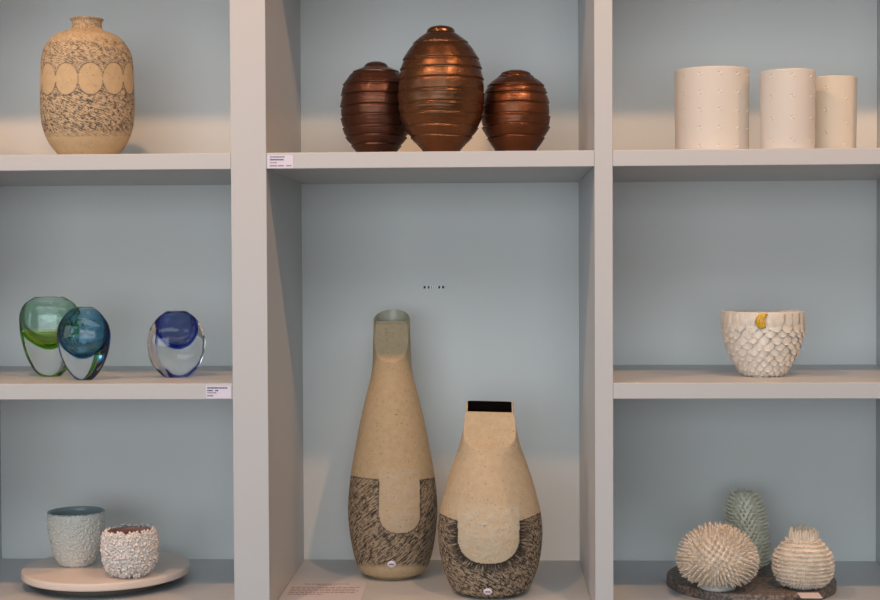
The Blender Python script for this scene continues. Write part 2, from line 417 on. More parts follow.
# round price stickers on both vases
def sticker(root, P, s, uc, Yc, u, v, name='sticker'):
    V = []; n = 24; ex, ez = 4.3, 3.6
    zc = None
    z0 = at(uc, v, Yc - 34).z - root.location.z
    dx0 = (u - uc - (u - 493) * 38 / 1400) * s
    def pt(a, b_, off):
        z = z0 + b_ * s; x = dx0 + a * s; r = interp(P, z) + off
        return (x, -math.sqrt(max(1e-9, r * r - x * x)), z)
    V = [pt(0, 0, .0006)]
    for q in (.5, 1):
        for j in range(n):
            t = 2 * PI * j / n; V.append(pt(q * ex * math.cos(t), q * ez * math.sin(t), .0006))
    for j in range(n):
        t = 2 * PI * j / n; V.append(pt(ex * math.cos(t), ez * math.sin(t), -.0003))
    Fc = [(0, 1 + j, 1 + (j + 1) % n) for j in range(n)]
    for r_ in range(2):
        Fc += [(1 + r_ * n + j, 1 + (r_ + 1) * n + j, 1 + (r_ + 1) * n + (j + 1) % n, 1 + r_ * n + (j + 1) % n) for j in range(n)]
    o = mesh_obj(name, V, Fc, stick, root); tag(o, 'round white price sticker')
    for a0, a1 in ((-2.2, -.9), (-.5, .5), (.8, 2.1)):
        Vd = [pt(a, b_, .0009) for a, b_ in ((a0, -.7), (a1, -.7), (a1, .6), (a0, .6))]
        mesh_obj('printed_mark', Vd, [(0, 1, 2, 3)], ink, o, False)
sticker(tall, Pt, st, 392.4, Yt, 391, 562.5)
sticker(fat, Pf, sf, 490, Yf, 487.5, 589.5)

# ---------------------------------------------------------------- bronze beehive vessels
def beehive(name, uc, Yc, prof, grooves, vcap, m, label, seed, tilt=0):
    s = sc(Yc); c = at(uc, 95, Yc); root = empty(name, (c.x, c.y, zt)); tag(root, label, 'vessel')
    P = sorted((at(uc, v, Yc).z - zt, hw * s) for v, hw in prof); P = [p for p in P if p[0] > .003]
    P = [(0, P[0][1] * .9)] + P
    vt_ = prof[0][0]; H = P[-1][0]
    gz = [(H - (g - vt_) * s) for g in grooves]
    zc = H - (vcap - vt_) * s; ns = 160
    def make(z0, z1, nr, top):
        rings = []
        for i in range(nr + 1):
            z = z0 + (z1 - z0) * i / nr
            rings.append((interp(P, z), z))
        def fn(th, i, r, z):
            w = noise.noise(Vector((math.sin(th) * 1.3, math.cos(th) * 1.3, seed + z * 20))) * .9 * s
            zq = z + w; a = 0
            for g in gz:
                d = (zq - g) / s
                if r > P[len(P) // 2][1] * .2:
                    up = 1 if g > H * .5 else -1
                    a += .95 * math.exp(-((d * up - .9) / .7) ** 2) - .9 * math.exp(-((d * up + .9) / .8) ** 2)
                    # soft bulge under the ledge
                    a += .45 * math.exp(-((d * up - 3.2) / 2.2) ** 2)
            n = noise.noise(Vector((math.sin(th) * 3, math.cos(th) * 3, z * 60 + seed))) * .5
            rr = r + (a + n) * s * min(1, r / (9 * s))
            return rr * math.sin(th), -rr * math.cos(th), z
        if top: rings += [(interp(P, z1) * q, z1 + (.8 * (1 - q * q)) * s) for q in (.8, .5, .2, .02)]
        return lathe_rings(rings, ns, fn)
    V, Fc = make(0, zc, 170, False); mesh_obj('body', V, Fc, m, root)
    V, Fc = make(zc + .0002, H, 20, True); mesh_obj('cap', V, Fc, m, root)
    return root
beehive('beehive_vessel', 441.1, 78, [(26.3, 6), (27.6, 10.5), (30, 13.2), (33, 14.3), (36, 19), (44, 27.5), (52, 33.5), (62, 38.2), (71, 40.5), (80.3, 42), (93.6, 42.7), (105.7, 42.4), (115.3, 41), (127.4, 37), (137, 30.8), (145, 24), (151, 19), (155, 17)],
        [44, 60.4, 70, 80.3, 93.6, 105.7, 115.3, 127.4, 137], 33, cop_bright, 'largest egg shaped ribbed bronze vessel, bright copper glints, middle of the three', 3)
beehive('beehive_vessel', 376.2, 130, [(62.3, 6), (64, 10), (67.4, 12.8), (69, 16), (73, 24), (80, 29.5), (86.7, 33), (96, 34.8), (106, 35.3), (118, 35), (129, 33), (138, 30), (145.4, 25), (151, 21), (155, 19)],
        [73, 85.8, 95.9, 106.9, 117.9, 128, 137.2, 145.4], 67.6, cop_dark, 'dark brown ribbed round bronze vessel left of the largest one', 11)
beehive('beehive_vessel', 515.6, 108, [(70.8, 8), (72.5, 13), (75.8, 15.5), (79, 20.5), (86.7, 28), (94, 30.8), (104.2, 33), (116.7, 33.7), (126.7, 33.2), (137.5, 28.7), (145, 24.5), (150, 21), (155, 19)],
        [77.4, 86.7, 94.2, 104.2, 116.7, 126.7, 137.5], 76, cop_mid, 'small ribbed bronze vessel right of the largest one, one bright copper glint', 19)

# ---------------------------------------------------------------- white dimpled cylinders
def cylinder_cup(uc, Yc, rt, rb, vtop, dots, label, matl):
    s = sc(Yc); c = at(uc, 110, Yc); root = empty('cylinder_vase', (c.x, c.y, zt)); tag(root, label, 'vase', None)
    H = at(uc, vtop, Yc - rt).z - zt; ns = 360; nr = 200; rt *= s; rb *= s
    dl = [(math.radians(a), at(uc, v, Yc - rt / s).z - zt) for a, v in dots]
    rings = [(.0005, 0), (rb * .95, 0), (rb * .99, .0006)] + [(rb + (rt - rb) * i / nr, .0016 + (H - .0026) * i / nr) for i in range(nr + 1)] + [(rt - .0006, H - .0003), (rt - .0013, H), (rt - .0022, H - .0004)]
    n_in = 10
    rings += [(rt - .003 - (rt - rb) * i / n_in, H - .001 - (H - .006) * i / n_in) for i in range(n_in + 1)] + [(.0005, .0045)]
    def fn(th, i, r, z):
        if 3 <= i <= nr + 3:
            o = noise.noise(Vector((math.sin(th) * 1.1, math.cos(th) * 1.1, z * 9 + uc))) * .5 * s
            for a, zd in dl:
                dz = (z - zd) / s
                if abs(dz) > 4: continue
                da = (th - a + PI) % (2 * PI) - PI
                d = da * r / s
                if abs(d) > 5: continue
                star = math.exp(-((abs(d) ** .8 + abs(dz * 1.3) ** .8) / 1.15) ** 2)
                o += (-1.0 * star + .5 * math.exp(-((math.hypot(d - 1.8, dz + .8)) / 1.1) ** 2)) * s
            r = r + o
        return r * math.sin(th), -r * math.cos(th), z
    V, Fc = lathe_rings(rings, ns, fn)
    mesh_obj('body', V, Fc, matl, root)
    return root
all_c = lambda a0, st_: [a0 + st_ * k for k in range(int(360 / st_))]
bisque2 = mat('bisque_cream', (216, 208, 194), .6, bump=.08, bscale=300)
cylinder_cup(711.9, 62, 36.5, 36, 65.8, [(a, v) for a in all_c(-58, 30) for v in (72.5, 91, 108.5, 126.5, 145)], 'widest white dimpled porcelain cylinder, five rows of small star dents', bisque)
cylinder_cup(787.6, 31, 26.9, 26.2, 68.1, [(a, v) for a in all_c(-48, 45) for v in (74.4, 95, 116.6, 138.6)], 'narrower white dimpled cylinder, between the widest one and the creamy one', bisque)
cylinder_cup(832.5, 80, 23.6, 22.2, 75.3, [(a, v) for a in all_c(-31, 90) for v in (86.5, 109, 132)] + [(a, v) for a in all_c(17, 90) for v in (97, 122, 143)], 'creamy narrow dimpled cylinder at far right, half hidden behind its neighbour', bisque2)

# ---------------------------------------------------------------- glass vases
def glass_mat(name, c=(250, 252, 252), bump=0):
    m = bpy.data.materials.new(name); m.use_nodes = True; b = m.node_tree.nodes['Principled BSDF']
    b.inputs['Base Color'].default_value = lin(c); b.inputs['Roughness'].default_value = 0; b.inputs['IOR'].default_value = 1.5
    b.inputs['Transmission Weight'].default_value = 1
    return m
clear = glass_mat('clear_glass')
def vol_mat(name, c_top, c_bot, dens, H, z0, z1):
    m = bpy.data.materials.new(name); m.use_nodes = True; nt = m.node_tree; nt.nodes.remove(nt.nodes['Principled BSDF'])
    N = nt.nodes.new; L = nt.links.new; out = nt.nodes['Material Output']
    v = N('ShaderNodeVolumeAbsorption'); v.inputs['Density'].default_value = dens; v.inputs['Color'].default_value = lin(c_top)
    L(v.outputs[0], out.inputs['Volume'])
    return m
def glass_vase(uc, Yc, outer, cav, flat, rz, vcol, dens, label, shell=2.4, base_hw=9, vsplit=None, vcol2=None, dens2=None, ripple=.02):
    s = sc(Yc); c = at(uc, 345, Yc); root = empty('glass_vase', (c.x, c.y, zm), rz); tag(root, label, 'vase', None)
    P = sorted((at(uc, v, Yc).z - zm, hw * s) for v, hw in outer); P = [p for p in P if p[0] > .002]
    P = [(0, base_hw * s)] + P; H = P[-1][0]; nr = 60; ns = 96
    Cv = sorted((at(uc, v, Yc).z - zm, hw * s) for v, hw in cav); zc0 = Cv[0][0]
    def fl(k): return lambda th, i, r, z: (r * math.sin(th), -r * math.cos(th) * k(z), z)
    kf = lambda z: flat
    ro = [(.0003, .0002), (base_hw * s * .7, .0)] + [(interp(P, H * i / nr), H * i / nr) for i in range(nr + 1)]
    kk = [math.cos(PI / 2 * i / nr) for i in range(nr + 1)]
    inner = [(max(.0003, interp(Cv, H - (H - zc0) * math.sin(PI / 2 * i / nr))), H - (H - zc0) * math.sin(PI / 2 * i / nr)) for i in range(nr + 1)]
    def gv(th, i, r, z):
        if i < len(ro): return (r * math.sin(th), -r * math.cos(th) * flat, z)
        k = 1 + ripple * noise.noise(Vector((math.sin(th) * r / s * .22, math.cos(th) * 2.5, z / s * .22 + uc))) * (1 if 4 < i - len(ro) < nr - 3 else 0)
        return (r * math.sin(th), -r * math.cos(th) * flat * .82 * k, z)
    V, Fc = lathe_rings(ro + inner, ns, gv)
    mesh_obj('clear_body', V, Fc, clear, root)
    # tinted layer hugging the cavity
    e = .25 * s
    def shell_part(name, za, zb_, col_, d_):
        a = [(r, z) for r, z in inner if za <= z <= zb_]
        if len(a) < 3: return
        th_ = shell * s
        o_ = []
        for r, z in a:
            o_.append((max(r + e + .2 * s, min(r + th_, interp(P, z) - .5 * s)) if za > zc0 + 1e-5 or r > .001 else r + .0006, max(z - th_ * (1 - min(1, r / (12 * s))), .002)))
        rings = [(r + e, z) for r, z in a] + [(r, z) for r, z in reversed(o_)]
        V2, F2 = lathe_rings(rings, ns, lambda th, i, r, z: (r * math.sin(th), -r * math.cos(th) * flat * .89, z), False, False)
        n = len(rings) * ns
        F2 += [((len(rings) - 1) * ns + j, (len(rings) - 1) * ns + (j + 1) % ns, (j + 1) % ns, j) for j in range(ns)]
        F2 = [tuple(reversed(q)) for q in F2]
        o = mesh_obj(name, V2, F2, vol_mat(name, col_, col_, d_, H, 0, 0), root)
        bm = bmesh.new(); bm.from_mesh(o.data); bmesh.ops.remove_doubles(bm, verts=bm.verts, dist=1e-6); bmesh.ops.recalc_face_normals(bm, faces=bm.faces); bm.to_mesh(o.data); bm.free()
        o['label'] = 'coloured inner glass'
    zt_ = H - .3 * s
    if vsplit:
        zs_ = at(uc, vsplit, Yc).z - zm
        shell_part('coloured_layer', zs_ + .0001, zt_, vcol, dens); shell_part('coloured_layer', zc0, zs_, vcol2, dens2)
    else: shell_part('coloured_layer', zc0, zt_, vcol, dens)
    return root
def contactY(u, v, z, r): return on(u, v, z).y / U + r
Yg = contactY(50, 377, zm, 8)
glass_vase(50, Yg, [(296.8, 15), (298.2, 16.8), (303, 24), (309, 28), (318, 30), (330, 29.6), (342, 27.5), (354, 24.2), (364, 19.8), (371, 15.5), (375, 12)],
           [(296.8, 13.4), (303, 21.5), (310, 25), (318, 26), (327, 24.5), (335, 20.5), (341, 14.5), (345, 7), (346.5, .3)], .55, math.radians(8), (130, 210, 170), 300,
           'clear glass vase with green and lime centre, behind the teal one', vsplit=331, vcol2=(205, 235, 10), dens2=650)
Yg2 = contactY(84, 380.5, zm, 6)
glass_vase(83.8, Yg2, [(306.9, 9.2), (308, 11), (312, 16.8), (318, 22), (326, 26.4), (335, 28), (345, 27), (355, 24.6), (365, 20.3), (373, 15.2), (377, 11.5)],
           [(306.9, 7.2), (310, 12), (315, 17), (322, 20.6), (330, 22), (338, 21.2), (346, 17.4), (351, 12), (354.5, 5), (355.5, .3)], .55, math.radians(-6), (4, 185, 215), 540,
           'clear glass vase with bright teal blue centre, in front of the green one', base_hw=8, ripple=.1)
Yg3 = contactY(176, 377.5, zm, 8)
glass_vase(176.5, Yg3, [(311, 10.6), (312.2, 12.3), (317, 19), (323, 24), (332, 28.6), (342, 30.2), (352, 29.4), (361, 26.6), (368, 22), (373, 17.5)],
           [(311, 8.6), (314, 12), (319, 15.6), (326, 17), (333, 16.3), (340, 12.8), (344.5, 7.5), (346.5, .3)], .62, math.radians(34), (10, 140, 235), 430,
           'clear egg shaped glass vase with dark blue centre, standing alone on the right', base_hw=12)

# ---------------------------------------------------------------- bowl covered in scales
Yb = contactY(763, 377.3, zm, 20); sb_ = sc(Yb); c = at(763, 345, Yb)
bowl = tag(empty('scale_bowl', (c.x, c.y, zm)), 'ivory ceramic bowl covered in overlapping scales with a gold mark at the rim', 'bowl')
prof = [(311.6, 40.2), (318, 40.6), (326, 39.5), (335, 37.6), (346.7, 34.6), (356.7, 30.4), (366.6, 25), (373.7, 20)]
P = sorted((at(763, v, Yb).z - zm, hw * sb_) for v, hw in prof); P = [(0, 17 * sb_)] + P; H = P[-1][0]
rings = [(.0004, 0)] + [(interp(P, H * i / 60), H * i / 60) for i in range(61)] + [(P[-1][1] - .6 * sb_, H + .5 * sb_), (P[-1][1] - 2 * sb_, H + .3 * sb_)]
rings += [(max(.0004, (interp(P, H * (1 - q / 24)) - 3 * sb_) * (1 if q < 22 else .4)), max(.004, H * (1 - q / 24))) for q in range(1, 24)] + [(.0004, .004)]
def rimw(th, i, r, z):
    w = noise.noise(Vector((math.sin(th) * 2.5, math.cos(th) * 2.5, 4))) * .7 * sb_ if z > H * .9 else 0
    return (r * math.sin(th), -r * math.cos(th), z + w)
V, Fc = lathe_rings(rings, 160, rimw); mesh_obj('body', V, Fc, scale_glaze, bowl)
mb = MB()
def leaf(mb, th0, ztop, w, h, lift, s, P, rnd, sag=.0):
    na, nb = 6, 6; V = []; dz_r = rnd.uniform(-.5, .5) * s; tw = rnd.uniform(-.08, .08)
    for layer in (0, 1):
        for b_ in range(nb + 1):
            bb = b_ / nb
            half = w * .5 * (math.sqrt(max(0, 1 - max(0, (bb - .45) / .55) ** 2))) if b_ < nb else w * .16
            for a_ in range(na + 1):
                aa = -1 + 2 * a_ / na
                z = ztop - bb * h + dz_r; r = interp(P, max(0, z))
                off = (.35 + lift * bb ** 1.3 * (1 - .45 * aa * aa)) * s - (0 if layer == 0 else (1.0 + lift * .5 * bb) * s)
                th = th0 + (aa * half + tw * bb * w) * 1.0 / max(r, .004)
                rr = max(r + off, r - .6 * s)
                V.append((rr * math.sin(th), -rr * math.cos(th), z))
    n = (na + 1) * (nb + 1); Fc = []
    idx = lambda l, b_, a_: l * n + b_ * (na + 1) + a_
    for b_ in range(nb):
        for a_ in range(na):
            Fc.append((idx(0, b_, a_), idx(0, b_ + 1, a_), idx(0, b_ + 1, a_ + 1), idx(0, b_, a_ + 1)))
            Fc.append((idx(1, b_, a_), idx(1, b_, a_ + 1), idx(1, b_ + 1, a_ + 1), idx(1, b_ + 1, a_)))
        for a_ in (0, na): Fc.append((idx(0, b_, a_), idx(0, b_ + 1, a_), idx(1, b_ + 1, a_), idx(1, b_, a_)))
    for a_ in range(na): Fc.append((idx(0, nb, a_), idx(0, nb, a_ + 1), idx(1, nb, a_ + 1), idx(1, nb, a_)))
    mb.add(V, Fc)
rnd = random.Random(5)
rows = [(313, 14, 10.5, 1.3), (321, 9.5, 13, 2.6), (326.5, 9.5, 13, 2.9), (332.5, 9.5, 13.5, 2.9), (338.5, 9.5, 13.5, 2.9), (344.5, 9.2, 13, 2.9), (350.5, 8.8, 12, 2.8), (356, 8.4, 11, 2.8), (361, 8, 10, 2.6), (365.5, 7.5, 9, 2.5), (369.5, 6, 8, 2.2)]
for k, (v, h, w, lift) in enumerate(rows):
    z = H - (v - 311.6) * sb_; r = interp(P, z) / sb_; n = round(2 * PI * r / (w * .88))
    for j in range(n):
        leaf(mb, 2 * PI * (j + .5 * (k % 2) + rnd.uniform(-.14, .14)) / n, z, w * sb_ * rnd.uniform(.9, 1.1), h * sb_ * rnd.uniform(.9, 1.1), lift * rnd.uniform(.7, 1.25), sb_, P, rnd)
mb.build('scales', scale_glaze, bowl, True)
# gold mark: a crescent blotch on the rim strip
V = []; Fc = []; nn = 14
for i in range(nn + 1):
    t = i / nn; v = 312.5 + 14 * t
    l = 756.3 + 2.6 * (2 * t - 1) ** 2 + .5 * math.sin(9 * t); r_ = 763.8 + 2.6 * abs(2 * t - 1.05) ** 1.2 + .7 * math.sin(13 * t)
    if i == nn: l, r_ = 759.5, 761.5
    z = H - (v - 311.6) * sb_
    for q in range(6):
        x = (l + (r_ - l) * q / 5 - 770.6) * sb_; R_ = interp(P, min(z, H)) + (2.3 + .5 * math.sin(q * 2.1 + i)) * sb_ * (1 if 0 < q < 5 and 0 < i < nn else .75) - 0
        V.append((x, -math.sqrt(R_ * R_ - x * x), z))
for i in range(nn):
    for q in range(5): Fc.append((i * 6 + q, (i + 1) * 6 + q, (i + 1) * 6 + q + 1, i * 6 + q + 1))
g = mesh_obj('gold_mark', V, Fc, gold, bowl); tag(g, 'golden yellow glaze mark')
md = g.modifiers.new('s', 'SOLIDIFY'); md.thickness = .0022; md.offset = 1 if False else 0

# ---------------------------------------------------------------- round boards
def disc(name, root, R_, z0, z1, m, bev, ns=128):
    rg = [(.0005, z0), (R_ - bev, z0)]
    for q in range(5): a = PI / 2 * q / 4; rg.append((R_ - bev + bev * math.sin(a), z0 + bev * (1 - math.cos(a))))
    for q in range(5): a = PI / 2 * q / 4; rg.append((R_ - bev + bev * math.cos(a), z1 - bev + bev * math.sin(a)))
    rg.append((.0005, z1)); V, Fc = lathe_rings(rg, ns); o = mesh_obj(name, V, Fc, m, root)
    return o
Yp = 133; cp = at(106.5, 560, Yp); hb = 18.5 * U
tt = tag(empty('round_board', (cp.x, cp.y, zb)), 'round pale raised board carrying the two white cups', 'board')
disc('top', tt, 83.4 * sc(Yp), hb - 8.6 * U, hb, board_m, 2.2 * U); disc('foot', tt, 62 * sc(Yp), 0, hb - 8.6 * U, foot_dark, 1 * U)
Ys = 128; cs = at(750.5, 570, Ys); hs = 10.5 * U
sbd = disc('stone_board', None, 82.6 * sc(Ys), 0, hs, stone, 1.6 * U); sbd.location = (cs.x, cs.y, zb)
tag(sbd, 'round dark speckled stone board under the spiny ceramic pieces', 'board')

# ---------------------------------------------------------------- textured cup and flower cup
zl = zb + hb
Yc1 = contactY(77, 567.8, zl, 16); s1 = sc(Yc1); c = at(76.3, 520, Yc1)
cup = tag(empty('textured_cup', (c.x, c.y, zl)), 'taller grey white cup with fine grainy surface and smooth blue grey inside', 'cup')
prof = [(511, 28.4), (520, 28.4), (533, 27), (546.7, 24), (556.7, 20.8), (561, 18)]
P = sorted((at(76.3, v, Yc1).z - zl, hw * s1) for v, hw in prof); P = [(0, 14.5 * s1), (.0015, 16 * s1)] + [p for p in P if p[0] > .003]; H = P[-1][0]
rings = [(.0004, 0)] + [(interp(P, H * i / 130), H * i / 130) for i in range(131)]
def grain(th, i, r, z):
    p = Vector((r * math.sin(th), -r * math.cos(th), z))
    if 1 <= i:
        d = noise.voronoi(p * (1 / (2.3 * s1)))[0]
        k = smooth(H, H - 7 * s1, z) * .9 + .1
        amt = (.75 - min(1, d[0] * 1.35)) * 1.7 * k + noise.noise(p * 200) * .5
        r = r + amt * s1
    return r * math.sin(th), -r * math.cos(th), z
V, Fc = lathe_rings(rings, 300, grain, True, False); mesh_obj('body', V, Fc, speck, cup)
rr_ = P[-1][1]
rg = [(rr_ + .1 * s1, H - .8 * s1), (rr_ - .1 * s1, H + .2 * s1), (rr_ - 1 * s1, H + .4 * s1), (rr_ - 1.8 * s1, H)] + [(max(.0004, interp(P, H * (1 - q / 20)) - 2.6 * s1), max(.004, H * (1 - q / 20))) for q in range(1, 20)] + [(.0004, .004)]
V, Fc = lathe_rings(rg, 128, None, False, True); o = mesh_obj('interior', V, Fc, inner_grey, cup); tag(o, 'smooth blue grey glazed inside')

Yc2 = contactY(130, 578.3, zl, 13); s2 = sc(Yc2); c = at(130, 550, Yc2)
cup2 = tag(empty('flower_cup', (c.x, c.y, zl)), 'small white cup encrusted with tiny clay flowers and a brown inside', 'cup')
prof = [(531, 24.2), (536, 25.6), (543, 26.6), (552, 26.3), (562, 24.3), (570, 18.6), (575, 12)]
P = sorted((at(130, v, Yc2).z - zl, hw * s2) for v, hw in prof); P = [(0, 9 * s2)] + [p for p in P if p[0] > .002]; H = P[-1][0]
rings = [(.0004, 0)] + [(interp(P, H * i / 40), H * i / 40) for i in range(41)] + [(P[-1][1] - 1.5 * s2, H)]
V, Fc = lathe_rings(rings, 96, None, True, False); mesh_obj('body', V, Fc, flower, cup2)
rg = [(P[-1][1] - 1.4 * s2, H - .2 * s2)] + [(max(.0004, interp(P, H * (1 - q / 16)) - 3 * s2), max(.003, H * (1 - q / 16))) for q in range(1, 16)] + [(.0004, .003)]
V, Fc = lathe_rings(rg, 96, None, False, True); o = mesh_obj('interior', V, Fc, inner_brown, cup2); tag(o, 'bare brown clay inside')
mb = MB(); rnd = random.Random(9)
def blossom(mb, p, n, R_, rnd, lobes=5):
    n = n.normalized(); t = n.cross(Vector((0, 0, 1))); t = t.normalized() if t.length > .1 else Vector((1, 0, 0)); b_ = n.cross(t)
    ph = rnd.uniform(0, 6.28); seg = lobes * 4; V = [p + n * R_ * .05]; Fc = []
    prof_ = [(.16, .05), (.3, .3), (.62, .55), (.95, .5), (.85, -.1)]
    for k, (q, h) in enumerate(prof_):
        for j in range(seg):
            a = 2 * PI * j / seg; lobe = .5 + .5 * abs(math.cos(lobes * a / 2)) if k > 0 else 1
            rr = R_ * q * lobe
            V.append(p + t * rr * math.cos(a + ph) + b_ * rr * math.sin(a + ph) + n * R_ * h * (.8 + .3 * abs(math.cos(lobes * a / 2))))
    for j in range(seg):
        Fc.append((0, 1 + j, 1 + (j + 1) % seg))
        for k in range(len(prof_) - 1): Fc.append((1 + k * seg + j, 1 + (k + 1) * seg + j, 1 + (k + 1) * seg + (j + 1) % seg, 1 + k * seg + (j + 1) % seg))
    mb.add(V, Fc)
zr = 1.6 * s2
row = 0
while zr < H + .6 * s2:
    r = interp(P, min(zr, H)); dr = (interp(P, min(zr, H) + 1e-4) - interp(P, max(0, min(zr, H) - 1e-4))) / 2e-4
    n_ = int(2 * PI * r / (7.2 * s2))
    for j in range(n_):
        th = 2 * PI * (j + .5 * (row % 2) + rnd.uniform(-.3, .3)) / n_; z = zr + rnd.uniform(-1.1, 1.1) * s2
        z = max(1.5 * s2, z)
        nrm = Vector((math.sin(th), -math.cos(th), -dr * .8 + rnd.uniform(-.3, .3))) + Vector((rnd.uniform(-.2, .2), rnd.uniform(-.2, .2), 0))
        blossom(mb, Vector((r * math.sin(th), -r * math.cos(th), z)), nrm, rnd.uniform(3.6, 4.8) * s2, rnd, rnd.choice((4, 5, 5, 6)))
    zr += 5.2 * s2 * (1 if abs(dr) < 1.2 else .75); row += 1
for j in range(24):
    th = 2 * PI * (j + rnd.uniform(-.3, .3)) / 24; r = P[-1][1] - .2 * s2
    blossom(mb, Vector((r * math.sin(th), -r * math.cos(th), H + rnd.uniform(-1.2, .6) * s2)), Vector((math.sin(th), -math.cos(th), rnd.uniform(.3, .9))), rnd.uniform(3.2, 4.2) * s2, rnd)
mb.build('flowers', flower, cup2, True)

# ---------------------------------------------------------------- spiny pieces on the stone board
zs2 = zb + hs
def cone(mb, p, d, L_, r0, bend=None, seg=6, taper=.12):
    d = d.normalized(); t = d.cross(Vector((0, 0, 1))); t = t.normalized() if t.length > .1 else Vector((1, 0, 0)); b_ = d.cross(t); V = []; Fc = []
    bend = bend or Vector((0, 0, 0)); K = ((0, 1), (.35, .8), (.75, .42), (1, taper))
    for q, w in K:
        c_ = p + d * L_ * q + bend * L_ * q * q
        for j in range(seg): a = 2 * PI * j / seg; V.append(c_ + (t * math.cos(a) + b_ * math.sin(a)) * r0 * w)
    for k in range(len(K) - 1):
        for j in range(seg): Fc.append((k * seg + j, (k + 1) * seg + j, (k + 1) * seg + (j + 1) % seg, k * seg + (j + 1) % seg))
    Fc.append(tuple((len(K) - 1) * seg + j for j in range(seg))); mb.add(V, Fc)
Yd = contactY(718, 592, zs2, 18); sd_ = sc(Yd); c = at(717.5, 560, Yd)
dome = tag(empty('spiny_dome', (c.x, c.y, zs2)), 'cream round ceramic sculpture bristling with blunt spines like an urchin', 'sculpture')
fh = 3.2 * sd_
V, Fc = lathe_rings([(.0004, 0), (17 * sd_, 0), (18 * sd_, .8 * sd_), (18.4 * sd_, fh), (16 * sd_, fh + 4 * sd_)], 64, None); o = mesh_obj('foot', V, Fc, foot_m, dome); tag(o, 'smooth grey white foot ring')
# core: oblate dome
hz = 53.5 * sd_; rz_ = 34 * sd_
def dome_pt(ph, th):   # ph 0 top .. PI bottom
    rr = rz_ * math.sin(ph); z = fh + 24 * sd_ + (math.cos(ph) * (31 if ph < PI / 2 else 21)) * sd_
    return Vector((rr * math.sin(th), -rr * math.cos(th), z))
rings = [(max(.0004, rz_ * math.sin(PI * i / 40)), fh + 24 * sd_ + math.cos(PI * i / 40) * (31 if i < 20 else 21) * sd_) for i in range(40, -1, -1)]
V, Fc = lathe_rings(rings, 64); mesh_obj('body', V, Fc, spine_m, dome)
mb = MB(); rnd = random.Random(3); Nn = 560
for i in range(Nn):
    cz = 1 - 1.80 * (i + .5) / Nn; ph = math.acos(cz); th = i * 2.399963
    p = dome_pt(ph, th); nz_ = math.cos(ph)
    d = Vector((math.sin(ph) * math.sin(th), -math.sin(ph) * math.cos(th), nz_ * 1.0))
    if cz < -.55: d.z += .25
    d += Vector((rnd.uniform(-.13, .13), rnd.uniform(-.13, .13), rnd.uniform(-.13, .13)))
    cone(mb, p - d * .8 * sd_, d, rnd.uniform(7.4, 9.2) * sd_, 2.15 * sd_, taper=.34)
mb.build('spines', spine_m, dome, True)
# tall spiny vase at the back
Yv = 176; sv = sc(Yv); c = at(748, 560, Yv)
tv = tag(empty('spiny_vase', (c.x, c.y, zs2)), 'tall pale grey green spiny ceramic vase standing behind the cream pieces', 'vase')
prof = [(491.5, 8, -4.0), (496, 10.5, -3.8), (503, 14, -3.4), (512, 16, -2.6), (524, 16.5, -1.4), (538, 16.8, .2), (552, 16.6, 1.2), (562, 14.8, 1.5), (568, 12, 1.6)]
zv = [(at(748, v, Yv).z - zs2, hw * sv, ox * sv) for v, hw, ox in prof]; zv = sorted(q for q in zv if q[0] > .001)
P = [(0, zv[0][1] * .9)] + [(a, r) for a, r, o_ in zv]; Ox = [(0, zv[0][2])] + [(a, o_) for a, r, o_ in zv]; H = P[-1][0]
rings = [(.0004, 0)] + [(interp(P, H * i / 60), H * i / 60) for i in range(61)] + [(P[-1][1] - 2 * sv, H), (P[-1][1] - 2.4 * sv, H - 6 * sv), (P[-1][1] - 2.4 * sv, H - 20 * sv)]
V, Fc = lathe_rings(rings, 64, lambda th, i, r, z: (r * math.sin(th) + interp(Ox, z), -r * math.cos(th), z)); mesh_obj('body', V, Fc, pale_green, tv)
mb = MB(); zr = 3.5 * sv; row = 0
while zr < H:
    r = interp(P, zr); dr = (interp(P, zr + 1e-4) - interp(P, zr - 1e-4)) / 2e-4; n_ = int(2 * PI * r / (4.4 * sv))
    for j in range(n_):
        th = 2 * PI * (j + .5 * (row % 2) + rnd.uniform(-.2, .2)) / n_
        d = Vector((math.sin(th), -math.cos(th), -dr * .6 + .25 + rnd.uniform(-.1, .1)))
        cone(mb, Vector((r * math.sin(th) + interp(Ox, zr), -r * math.cos(th), zr)), d, rnd.uniform(4.6, 6.4) * sv, 1.25 * sv, Vector((0, 0, .25)))
    zr += 3.6 * sv; row += 1
mb.build('spines', pale_green, tv, True)
# ridged pot with fringed mouth
Yr = contactY(803, 590, zs2, 12.5); sr = sc(Yr); c = at(803, 560, Yr)
pot = tag(empty('ridged_pot', (c.x, c.y, zs2)), 'small round cream pot with rows of toothed ridges and an upright spiky fringe', 'pot')
V, Fc = lathe_rings([(.0004, 0), (12 * sr, 0), (13 * sr, .8 * sr), (13.4 * sr, 3 * sr), (12 * sr, 7 * sr)], 64, None); o = mesh_obj('foot', V, Fc, foot_m, pot); tag(o, 'smooth grey white foot ring')
prof = [(536, 12.0), (539, 13.5), (543, 17.5), (549, 22.8), (556, 26.2), (563, 27.2), (570, 26.6), (577, 23.8), (583, 18)]
P = sorted((at(803, v, Yr).z - zs2, hw * sr) for v, hw in prof); H = P[-1][0]; z0 = P[0][0]
rings = [(.0004, z0 - .0002)] + [(interp(P, z0 + (H - z0) * i / 60), z0 + (H - z0) * i / 60) for i in range(61)] + [(11 * sr, H), (10.5 * sr, H - 12 * sr), (10, H - 20 * sr)][:2]
V, Fc = lathe_rings(rings, 80); mesh_obj('body', V, Fc, spine_m, pot)
mb = MB(); rnd = random.Random(21); nrow = 12
